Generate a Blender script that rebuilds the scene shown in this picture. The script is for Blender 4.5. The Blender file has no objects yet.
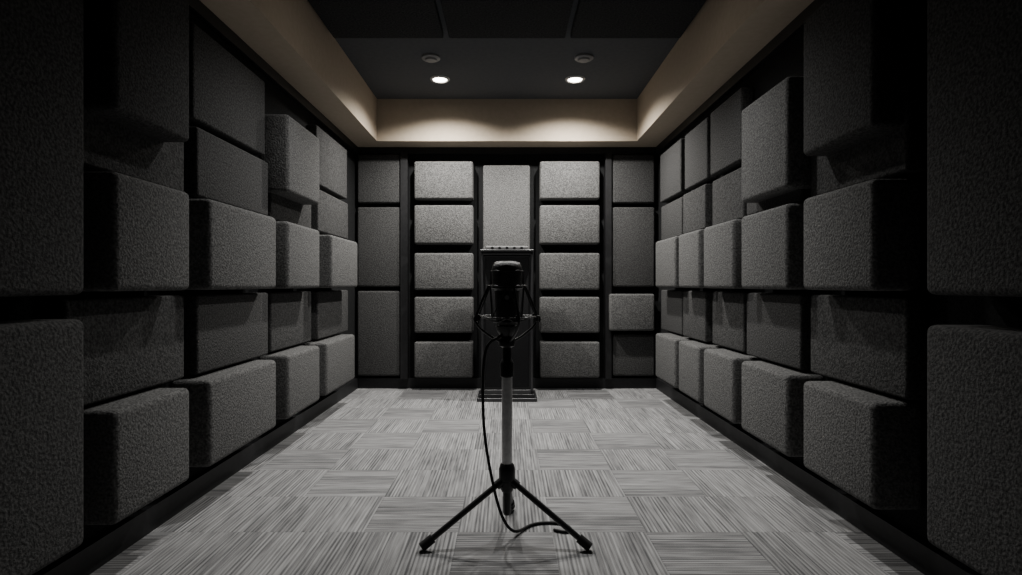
import bpy, bmesh, math, random
from mathutils import Vector, Matrix
random.seed(4)
scene = bpy.context.scene
COL = scene.collection

# ---------------------------------------------------------------- helpers
def link(o, parent=None):
    COL.objects.link(o)
    if parent: o.parent = parent
    return o
def mesh_obj(name, bm, mat=None, parent=None, smooth=False, loc=(0,0,0)):
    me = bpy.data.meshes.new(name); 
    bmesh.ops.recalc_face_normals(bm, faces=bm.faces)
    bm.to_mesh(me); bm.free()
    if mat: me.materials.append(mat)
    if smooth:
        for p in me.polygons: p.use_smooth = True
    o = bpy.data.objects.new(name, me); o.location = loc
    return link(o, parent)
def box(name, x0,x1,y0,y1,z0,z1, mat, parent=None, bevel=0.0, seg=3, smooth=False):
    bm = bmesh.new(); bmesh.ops.create_cube(bm, size=1)
    cx,cy,cz=(x0+x1)/2,(y0+y1)/2,(z0+z1)/2
    for v in bm.verts:
        v.co = Vector((v.co.x*abs(x1-x0), v.co.y*abs(y1-y0), v.co.z*abs(z1-z0)))
    if bevel>0:
        bmesh.ops.bevel(bm, geom=bm.edges[:], offset=bevel, segments=seg, affect='EDGES', profile=0.5)
    return mesh_obj(name,bm,mat,parent,smooth or bevel>0,(cx,cy,cz))
def lathe(name, prof, mat, parent=None, seg=40, loc=(0,0,0)):
    bm=bmesh.new(); rings=[]
    for r,z in prof:
        if r<1e-5: rings.append([bm.verts.new((0,0,z))])
        else: rings.append([bm.verts.new((r*math.cos(2*math.pi*i/seg), r*math.sin(2*math.pi*i/seg), z)) for i in range(seg)])
    for a,b in zip(rings[:-1],rings[1:]):
        for i in range(seg):
            j=(i+1)%seg
            if len(a)==1 and len(b)==1: continue
            if len(a)==1: bm.faces.new((a[0],b[i],b[j]))
            elif len(b)==1: bm.faces.new((a[i],a[j],b[0]))
            else: bm.faces.new((a[i],a[j],b[j],b[i]))
    o=mesh_obj(name,bm,mat,parent,True,loc)
    m=o.modifiers.new('es','EDGE_SPLIT'); m.split_angle=math.radians(40)
    return o
def tube(name, pts, r, mat, parent=None, cyclic=False, smooth=True):
    cu=bpy.data.curves.new(name,'CURVE'); cu.dimensions='3D'
    cu.bevel_depth=r; cu.bevel_resolution=4; cu.resolution_u=10; cu.use_fill_caps=True
    if smooth:
        s=cu.splines.new('NURBS'); s.points.add(len(pts)-1)
        for p,c in zip(s.points,pts): p.co=(*c,1)
        s.order_u=4; s.use_endpoint_u=True
    else:
        s=cu.splines.new('POLY'); s.points.add(len(pts)-1)
        for p,c in zip(s.points,pts): p.co=(*c,1)
    s.use_cyclic_u=cyclic
    tmp=bpy.data.objects.new(name+'_c',cu); COL.objects.link(tmp)
    bpy.context.view_layer.update()
    dg=bpy.context.evaluated_depsgraph_get()
    me=bpy.data.meshes.new_from_object(tmp.evaluated_get(dg))
    bpy.data.objects.remove(tmp)
    me.name=name; me.materials.clear(); me.materials.append(mat)
    for p in me.polygons: p.use_smooth=True
    return link(bpy.data.objects.new(name,me),parent)
def empty(name, loc=(0,0,0)):
    e=bpy.data.objects.new(name,None); e.location=loc; e.empty_display_size=.1
    return link(e)
def circle(r,z,n=48,cx=0,cy=0):
    return [(cx+r*math.cos(2*math.pi*i/n),cy+r*math.sin(2*math.pi*i/n),z) for i in range(n)]

# ---------------------------------------------------------------- materials
def mat(name, col, rough=.6, metal=0., spec=.5):
    m=bpy.data.materials.new(name); m.use_nodes=True
    b=m.node_tree.nodes['Principled BSDF']
    b.inputs['Base Color'].default_value=(*col,1); b.inputs['Roughness'].default_value=rough
    b.inputs['Metallic'].default_value=metal; b.inputs['Specular IOR Level'].default_value=spec
    return m
def noisy(m, c0, c1, scale, bump=.3, dist=.004, detail=3, lo=.35, hi=.65):
    nt=m.node_tree; N=nt.nodes; L=nt.links; b=N['Principled BSDF']
    tc=N.new('ShaderNodeNewGeometry')
    n=N.new('ShaderNodeTexNoise'); n.inputs['Scale'].default_value=scale; n.inputs['Detail'].default_value=detail
    L.new(tc.outputs['Position'],n.inputs['Vector'])
    r=N.new('ShaderNodeValToRGB'); r.color_ramp.elements[0].position=lo; r.color_ramp.elements[1].position=hi
    r.color_ramp.elements[0].color=(*c0,1); r.color_ramp.elements[1].color=(*c1,1)
    L.new(n.outputs['Fac'],r.inputs['Fac']); L.new(r.outputs['Color'],b.inputs['Base Color'])
    bp=N.new('ShaderNodeBump'); bp.inputs['Strength'].default_value=bump; bp.inputs['Distance'].default_value=dist
    L.new(n.outputs['Fac'],bp.inputs['Height']); L.new(bp.outputs['Normal'],b.inputs['Normal'])
    return m
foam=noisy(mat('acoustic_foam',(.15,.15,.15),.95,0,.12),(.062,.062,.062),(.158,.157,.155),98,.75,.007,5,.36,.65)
foam_shaded=noisy(mat('acoustic_foam_shaded',(.1,.1,.1),.95,0,.12),(.034,.034,.034),(.088,.0875,.087),98,.75,.007,5,.36,.65)  # same foam, shade of recessed, near and upper panels painted into its colour
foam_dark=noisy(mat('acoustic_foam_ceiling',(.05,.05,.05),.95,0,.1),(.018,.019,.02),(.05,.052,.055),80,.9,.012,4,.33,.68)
wallm=noisy(mat('black_wall_fabric',(.02,.02,.02),.9,0,.1),(.009,.0093,.0098),(.019,.0195,.02),120,.3,.003)
beige=noisy(mat('beige_paint',(.4,.34,.27),.75,0,.2),(.46,.385,.295),(.49,.41,.32),25,.06,.002)
ceilm=noisy(mat('ceiling_paint',(.06,.063,.07),.85,0,.2),(.070,.075,.084),(.082,.087,.096),30,.05,.002)
trimm=noisy(mat('black_trim',(.015,.015,.016),.5,0,.4),(.008,.008,.009),(.014,.014,.015),40,.05,.001)
blackm=noisy(mat('black_powder_coat',(.01,.01,.01),.38,0,.5),(.007,.007,.008),(.014,.014,.015),200,.1,.0005)
gloss=mat('black_gloss',(.008,.008,.009),.18,0,.6)
rubber=mat('rubber',(.012,.012,.012),.7,0,.3)
metalm=noisy(mat('brushed_steel',(.45,.45,.46),.38,.45),(.65,.65,.66),(.8,.8,.8),60,.05,.0005)
cordm=mat('elastic_cord',(.035,.035,.035),.7)
grey=mat('grey_plastic',(.22,.22,.22),.5)
edgem=mat('cabinet_edge',(.028,.028,.03),.35,0,.6)
clothm=noisy(mat('speaker_cloth',(.015,.015,.015),.8,0,.3),(.004,.004,.005),(.014,.014,.015),260,.5,.002,2,.4,.6)
bezelm=mat('bezel_white',(.5,.5,.5),.5)

# carpet
carpet=mat('carpet_tiles',(.3,.3,.3),.95,0,.1)
nt=carpet.node_tree; N=nt.nodes; L=nt.links; B=N['Principled BSDF']
def mth(op,a,b=None,c=None):
    n=N.new('ShaderNodeMath'); n.operation=op
    for i,v in enumerate((a,b,c)):
        if v is None: continue
        if hasattr(v,'is_output'): L.new(v,n.inputs[i])
        else: n.inputs[i].default_value=v
    return n.outputs[0]
def comb(x,y,z=0.):
    n=N.new('ShaderNodeCombineXYZ')
    for i,v in enumerate((x,y,z)):
        if hasattr(v,'is_output'): L.new(v,n.inputs[i])
        else: n.inputs[i].default_value=v
    return n.outputs[0]
geo=N.new('ShaderNodeNewGeometry'); sep=N.new('ShaderNodeSeparateXYZ'); L.new(geo.outputs['Position'],sep.inputs[0])
X,Y=sep.outputs[0],sep.outputs[1]
T=.42
sx=mth('DIVIDE',mth('ADD',X,10.3),T); sy=mth('DIVIDE',mth('ADD',Y,10.1),T)
tx=mth('FLOOR',sx); ty=mth('FLOOR',sy)
wo=N.new('ShaderNodeTexWhiteNoise'); wo.noise_dimensions='3D'; L.new(comb(tx,ty,3.7),wo.inputs['Vector'])
chk=mth('MODULO',mth('ADD',tx,ty),2.)
par=mth('MULTIPLY',chk,mth('LESS_THAN',wo.outputs['Value'],.75))
inv=mth('SUBTRACT',1.,par)
u=mth('ADD',mth('MULTIPLY',X,inv),mth('MULTIPLY',Y,par))
w=mth('ADD',mth('MULTIPLY',Y,inv),mth('MULTIPLY',X,par))
tid=mth('ADD',mth('MULTIPLY',tx,7.3),mth('MULTIPLY',ty,3.1))
def noise(vec,det=2):
    n=N.new('ShaderNodeTexNoise'); n.inputs['Scale'].default_value=1; n.inputs['Detail'].default_value=det
    L.new(vec,n.inputs['Vector']); return n.outputs['Fac']
n1=noise(comb(mth('MULTIPLY',u,110.),mth('MULTIPLY',w,2.2),tid),2)
n2=noise(comb(mth('MULTIPLY',u,45.),mth('MULTIPLY',w,7.),tid),2)
n3=noise(comb(mth('MULTIPLY',X,260.),mth('MULTIPLY',Y,260.),0.),2)
wn=N.new('ShaderNodeTexWhiteNoise'); wn.noise_dimensions='3D'
band=mth('FLOOR',mth('DIVIDE',mth('ADD',u,10.),.105))
L.new(comb(tx,ty,band),wn.inputs['Vector'])
ln=mth('MULTIPLY',mth('ADD',mth('SINE',mth('MULTIPLY',u,2*math.pi/.0175)),1.),.5)
val=mth('ADD',mth('ADD',mth('MULTIPLY',n1,.46),mth('MULTIPLY',n2,.18)),mth('ADD',mth('MULTIPLY',n3,.16),mth('MULTIPLY',wn.outputs['Value'],.06)))
val=mth('ADD',val,mth('MULTIPLY',ln,.10))
fx=mth('FRACT',sx); fy=mth('FRACT',sy)
seam=mth('MAXIMUM',mth('LESS_THAN',fx,.012),mth('LESS_THAN',fy,.012))
val=mth('SUBTRACT',val,mth('MULTIPLY',seam,.03))
val=mth('SUBTRACT',val,mth('MULTIPLY',par,.02))
rp=N.new('ShaderNodeValToRGB'); e=rp.color_ramp.elements
e[0].position=.36; e[0].color=(.10,.10,.103,1); e[1].position=.64; e[1].color=(.42,.42,.42,1)
L.new(val,rp.inputs['Fac']); L.new(rp.outputs['Color'],B.inputs['Base Color'])
bp=N.new('ShaderNodeBump'); bp.inputs['Strength'].default_value=.4; bp.inputs['Distance'].default_value=.003
L.new(val,bp.inputs['Height']); L.new(bp.outputs['Normal'],B.inputs['Normal'])

def emis(name,col,s):
    m=bpy.data.materials.new(name); m.use_nodes=True; b=m.node_tree.nodes['Principled BSDF']
    b.inputs['Base Color'].default_value=(*col,1)
    b.inputs['Emission Color'].default_value=(*col,1); b.inputs['Emission Strength'].default_value=s
    return m
lampm=emis('lamp_lens',(1,.93,.82),22)

# ---------------------------------------------------------------- room
W=1.62; D=6.0; F=-1.2; ZS=2.572; ZC=3.0; IN=1.325; YB=5.709
box('floor',-W-.1,W+.1,F-.1,D+.1,-.1,0,carpet)
box('wall_left',-W-.1,-W,F,D,0,ZC,wallm)
box('wall_right',W,W+.1,F,D,0,ZC,wallm)
box('wall_back',-W-.1,W+.1,D,D+.1,0,ZC,wallm)
box('wall_front',-W-.1,W+.1,F-.1,F,0,ZC,wallm)
box('ceiling',-W-.1,W+.1,F-.1,D+.1,ZC,ZC+.1,ceilm)
box('ceiling_soffit_left',-W,-IN,F,D,ZS,ZC,beige)
box('ceiling_soffit_right',IN,W,F,D,ZS,ZC,beige)
box('ceiling_soffit_back',-IN,IN,YB,D,ZS,ZC,beige)
box('trim_1',-W,-W+.035,F,D,ZS-.07,ZS,trimm)
box('trim_2',W-.035,W,F,D,ZS-.07,ZS,trimm)
box('trim_3',-W+.035,W-.035,D-.035,D,ZS-.07,ZS,trimm)
box('baseboard_left',-W,-W+.03,F,D,0,.11,trimm)
box('baseboard_right',W-.03,W,F,D,0,.11,trimm)
box('baseboard_back',-W+.03,W-.03,D-.03,D,0,.11,trimm)

# ---------------------------------------------------------------- acoustic panels
def panel(x0,x1,y0,y1,z0,z1,bev=.026,m=foam):
    return box('acoustic_panel',x0,x1,y0,y1,z0,z1,m,bevel=bev,seg=4)
P=.20; R=.09
def lp(y0,y1,z0,z1,p,m=foam):
    panel(-W+.001,-W+p,y0,y1,z0,z1,.026 if p>.12 else .014,m if p>.12 else foam_shaded)
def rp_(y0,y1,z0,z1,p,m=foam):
    panel(W-p,W-.001,y0,y1,z0,z1,.026 if p>.12 else .014,m if p>.12 else foam_shaded)
ROW5=(.225,.645); ROW4=(.66,1.055); ROW3=(1.08,1.52); ROW2=(1.54,1.885); ROW1=(1.925,2.40)
A=(.75,1.895);Bc=(2.03,2.52);C=(2.68,3.46);Dc=(3.64,4.26);E=(4.42,5.24)
lp(*A,1.07,2.42,P,foam_shaded); lp(*A,.225,.99,P,foam_shaded)
for c in (Bc,C,Dc,E): lp(*c,*ROW5,P)
for c in (Bc,C,Dc): lp(*c,*ROW3,P)
lp(4.40,5.17,1.08,1.50,.245)
RB,RC,RD,RE=(1.95,2.67),(2.75,3.57),(3.67,4.43),(4.52,5.38)
for c,r in ((RB,.085),(RC,.10),(RD,.075),(RE,.095)): lp(*c,*ROW4,r); lp(*c,*ROW2,r)
lp(*Bc,1.74,2.38,P,foam_shaded)
lp(*RC,*ROW1,.08); lp(*RE,*ROW1,.085)
lp(*Dc,1.71,2.22,P)
A2=(.75,1.91);B2=(2.17,2.70);C2=(2.84,3.41);D2=(3.52,4.06);E2=(4.15,4.65);F2=(4.74,5.37)
rp_(*A2,1.07,2.42,P,foam_shaded); rp_(*A2,.225,.97,P,foam_shaded)
for c in (B2,C2,D2,E2,F2): rp_(*c,*ROW5,P); rp_(*c,*ROW3,P)
rec=((2.15,2.84),(2.90,3.56),(3.66,4.22),(4.31,4.86),(4.94,5.6))
for (a,b),r in zip(rec,(.085,.1,.075,.095,.08)): rp_(a,b,*ROW4,r); rp_(a,b,*ROW2,r)
rp_(*B2,1.72,2.38,P,foam_shaded)
rp_(*C2,1.60,2.17,P)
for (a,b),r in zip(rec[2:],(.09,.08,.09)): rp_(a,b,*ROW1,r)
def bx(u): return (u-507)*D/560
def bz(v): return 1.1036-(v-285)*D/560
def bpnl(u0,u1,v0,v1,p,m=foam):
    k=(D-p)/D
    x0,x1=bx(u0)*k,bx(u1)*k
    z1=1.1036+(bz(v0)-1.1036)*k; z0=1.1036+(bz(v1)-1.1036)*k
    panel(x0,x1,D-p,D-.001,z0,z1,bev=min(.022,p*.3),m=m)
for v0,v1 in ((161,199),(205,244),(253,290),(297,333),(342,378)):
    bpnl(414,473,v0,v1,.16); bpnl(540,600,v0,v1,.16)
bpnl(483,530,165,376,.07,foam)
for v0,v1 in ((154,203),(207,287),(291,376)): bpnl(357,400,v0,v1,.07,foam_shaded)
for v0,v1 in ((154,203),(207,287),(334,376)): bpnl(613,655,v0,v1,.07,foam_shaded)
bpnl(610,655,294,331,.16)
for i,(a,b) in enumerate(((402,409),(604,610))):
    box('trim_%d'%(4+i),bx(a),bx(b),D-.09,D,.11,ZS-.07,trimm)

for a,b in ((-1.30,-.475),(-.435,.435),(.475,1.30)):
    for y0,y1 in ((3.02,4.2),(1.8,2.98),(.58,1.76)):
        box('ceiling_acoustic_panel',a,b,y0,y1,ZC-.05,ZC,foam_dark,bevel=.012)

# ---------------------------------------------------------------- downlights
def downlight(x,y,z,on,energy=0,angle=130,col=(1,.94,.85),blend=.8):
    e=empty('recessed_downlight',(x,y,z))
    lathe('bezel',[(.062,-.001),(.066,-.012),(.085,-.012),(.092,-.004),(.092,0)],bezelm,e)
    lathe('lens',[(0,-.006),(.064,-.006),(.064,0),(0,0)],lampm if on else grey,e)
    if on:
        li=bpy.data.lights.new('lamp','SPOT'); li.energy=energy; li.spot_size=math.radians(angle); li.spot_blend=blend
        li.color=col; li.shadow_soft_size=.04
        o=bpy.data.objects.new('lamp',li); o.location=(0,0,-.03); link(o,e)
downlight(-.617,5.154,ZC,True,255,149,(1,.97,.92))
downlight(.626,5.154,ZC,True,255,149,(1,.97,.92))
def vent(x,y):
    e=empty('smoke_detector',(x,y,ZC))
    lathe('base',[(0,0),(.078,0),(.078,-.014),(.07,-.02),(0,-.02)],grey,e)
    lathe('sensor',[(.05,-.02),(.046,-.032),(.02,-.036),(0,-.036)],grey,e)
vent(-.632,4.657); vent(.64,4.657)
for x in (-.62,.62):
    downlight(x,3.42,ZC-.05,True,92,130,(1,.985,.96),1)

# ---------------------------------------------------------------- speaker cabinet
sc=empty('speaker_cabinet',(0,5.28,0))
cw=.245; ch=1.44
box('plinth',-.285,.285,0,.42,0,.035,edgem,sc,.008)
box('plinth_step',-.262,.262,.02,.40,.035,.07,blackm,sc,.006)
box('body',-cw,cw,.045,.36,.07,ch-.02,blackm,sc,.012)
for s in (-1,1): box('frame_side',s*cw-.0-(.022 if s>0 else 0),s*cw+(.022 if s<0 else 0),.025,.06,.07,ch-.02,edgem,sc,.006)
box('frame_top',-cw,cw,.025,.06,ch-.05,ch-.02,edgem,sc,.006)
box('frame_bottom',-cw,cw,.025,.06,.07,.11,edgem,sc,.006)
box('grille_cloth',-cw+.035,cw-.035,.034,.06,.13,ch-.07,clothm,sc,.008)
box('lid',-cw-.01,cw+.01,.0,.37,ch-.02,ch,edgem,sc,.008)
box('amp_unit',-.20,.20,.06,.32,ch,ch+.035,grey,sc,.006)
for i in range(5):
    o=lathe('amp_knob',[(0,.015),(.012,.015),(.014,0)],blackm,sc,16,loc=(-.14+.07*i,.06,ch+.017)); o.rotation_euler=(math.pi/2,0,0)

# ---------------------------------------------------------------- microphone + stand
MY=2.45
ms=empty('microphone_stand',(0,MY,0))
lathe('hub',[(0,.20),(.022,.20),(.03,.215),(.03,.25),(.036,.255),(.036,.30),(.030,.32),(.025,.325),(0,.325)],blackm,ms)
lathe('lower_collar',[(0,.10),(.014,.10),(.018,.11),(.018,.20)],blackm,ms)
lathe('pole',[(.023,.30),(.023,.72)],metalm,ms)
lathe('clutch',[(.023,.70),(.030,.705),(.031,.76),(.024,.775),(.02,.78),(.02,.83),(.034,.838),(.038,.855),(.034,.872),(.018,.88),(.014,.90),(0,.90)],blackm,ms)
feet=[(-.345,-.125),(.335,-.125),(0.02,.30)]
for i,(fx_,fy_) in enumerate(feet):
    d=Vector((fx_,fy_,0)).normalized()
    a=Vector((d.x*.03,d.y*.03,.245)); b=Vector((fx_,fy_,.022))
    tube('leg_%d'%(i+1),[tuple(a),tuple(b)],.0125,blackm,ms,smooth=False)
    t=(b-a).normalized()
    tube('foot_%d'%(i+1),[tuple(b-t*.045),tuple(b+t*.012)],.0195,rubber,ms,smooth=False)
    tube('knuckle_%d'%(i+1),[(d.x*.02,d.y*.02,.25),(d.x*.05,d.y*.05,.230)],.019,blackm,ms,smooth=False)

mic=empty('studio_microphone',(0,MY,0))
grille=noisy(mat('grille_mesh',(.03,.03,.03),.45,.6),(.006,.006,.006),(.09,.09,.092),420,.8,.002,1,.45,.55)
lathe('body',[(0,.925),(.03,.925),(.045,.932),(.052,.95),(.054,1.08),(.06,1.085),(.06,1.09)],blackm,mic)
lathe('head_grille',[(.062,1.09),(.067,1.10),(.069,1.165),(.066,1.185),(.055,1.199),(.03,1.206),(0,1.207)],grille,mic)
lathe('head_band',[(.066,1.087),(.071,1.09),(.071,1.098),(.066,1.102)],blackm,mic)
tube('head_rib',circle(.0695,1.165),.003,blackm,mic,True)
tube('head_rib_v',[(-.0705,0,1.10),(-.0705,0,1.16),(-.069,0,1.185),(-.055,0,1.203),(0,0,1.209),(.055,0,1.203),(.069,0,1.185),(.0705,0,1.16),(.0705,0,1.10)],.003,blackm,mic)
lathe('badge',[(0,.0),(.010,.0),(.010,.003),(0,.003)],grey,mic,20,loc=(0,-.052,1.05)).rotation_euler=(math.pi/2,0,0)
lathe('connector',[(0,.905),(.016,.905),(.016,.93)],metalm,mic)

sm=empty('shock_mount',(0,0,0)); sm.parent=ms
tube('ring_upper',circle(.085,1.10),.0035,blackm,sm,True)
tube('ring_middle',circle(.125,.965),.0035,blackm,sm,True)
tube('inner_ring_lower',circle(.058,.945),.004,blackm,sm,True)
for i in range(4):
    a=math.radians(20)+i*math.pi/2
    c,s=math.cos(a),math.sin(a)
    tube('basket_arm_%d'%i,[(c*.083,s*.083,1.10),(c*.105,s*.105,1.06),(c*.128,s*.128,1.0),(c*.156,s*.156,.945),(c*.10,s*.10,.895),(c*.05,s*.05,.865),(c*.01,s*.01,.85)],.0052,blackm,sm)
    lathe('arm_clip_%d'%i,[(0,-.012),(.01,-.012),(.01,.012),(0,.012)],blackm,sm,16,loc=(c*.132,s*.132,.965))
n=6
for i in range(n):
    a=2*math.pi*i/n; b=2*math.pi*(i+.5)/n; a2=2*math.pi*(i+1)/n
    for ang in (a,a2):
        tube('cord_%d'%i,[(.085*math.cos(b),.085*math.sin(b),1.10),(.125*math.cos(ang),.125*math.sin(ang),.965)],.0026,cordm,sm,smooth=False)
        tube('cord_low_%d'%i,[(.125*math.cos(b),.125*math.sin(b),.965),(.058*math.cos(ang),.058*math.sin(ang),.945)],.0026,cordm,sm,smooth=False)
for s in (-1,1):
    tube('side_hook_%d'%s,[(s*.125,0,.965),(s*.14,0,.972),(s*.146,-.01,.955),(s*.14,-.015,.94),(s*.128,-.01,.94)],.0035,blackm,sm)
lathe('mount_base',[(0,.87),(.02,.87),(.03,.88),(.045,.905),(.05,.925),(.03,.925)],blackm,sm)

cb=empty('microphone_cable',(0,MY,0))
pts=[(0,-.02,.905),(-.03,-.03,.875),(-.075,-.035,.87),(-.103,-.03,.80),(-.106,-.03,.62),(-.10,-.03,.46),(-.075,-.03,.31),(-.045,-.035,.17),(-.01,-.035,.07),(.04,.0,.010),(.10,.12,.007),(.19,.14,.007),(.275,.12,.007),(.30,.04,.007),(.25,.03,.007),(.21,.06,.007)]
tube('cable',pts,.0065,rubber,cb)

# ---------------------------------------------------------------- world, camera
w_=bpy.data.worlds.new('world'); scene.world=w_; w_.use_nodes=True
w_.node_tree.nodes['Background'].inputs[0].default_value=(.05,.05,.055,1)
w_.node_tree.nodes['Background'].inputs[1].default_value=.3
cam=bpy.data.cameras.new('camera'); co=bpy.data.objects.new('camera',cam); link(co)
co.location=(0,0,1.1036); co.rotation_euler=(math.pi/2,0,0)
cam.sensor_width=36; cam.lens=36*560/1022
cam.shift_x=4/1022; cam.shift_y=-2.5/1022
cam.clip_start=.02
scene.camera=co
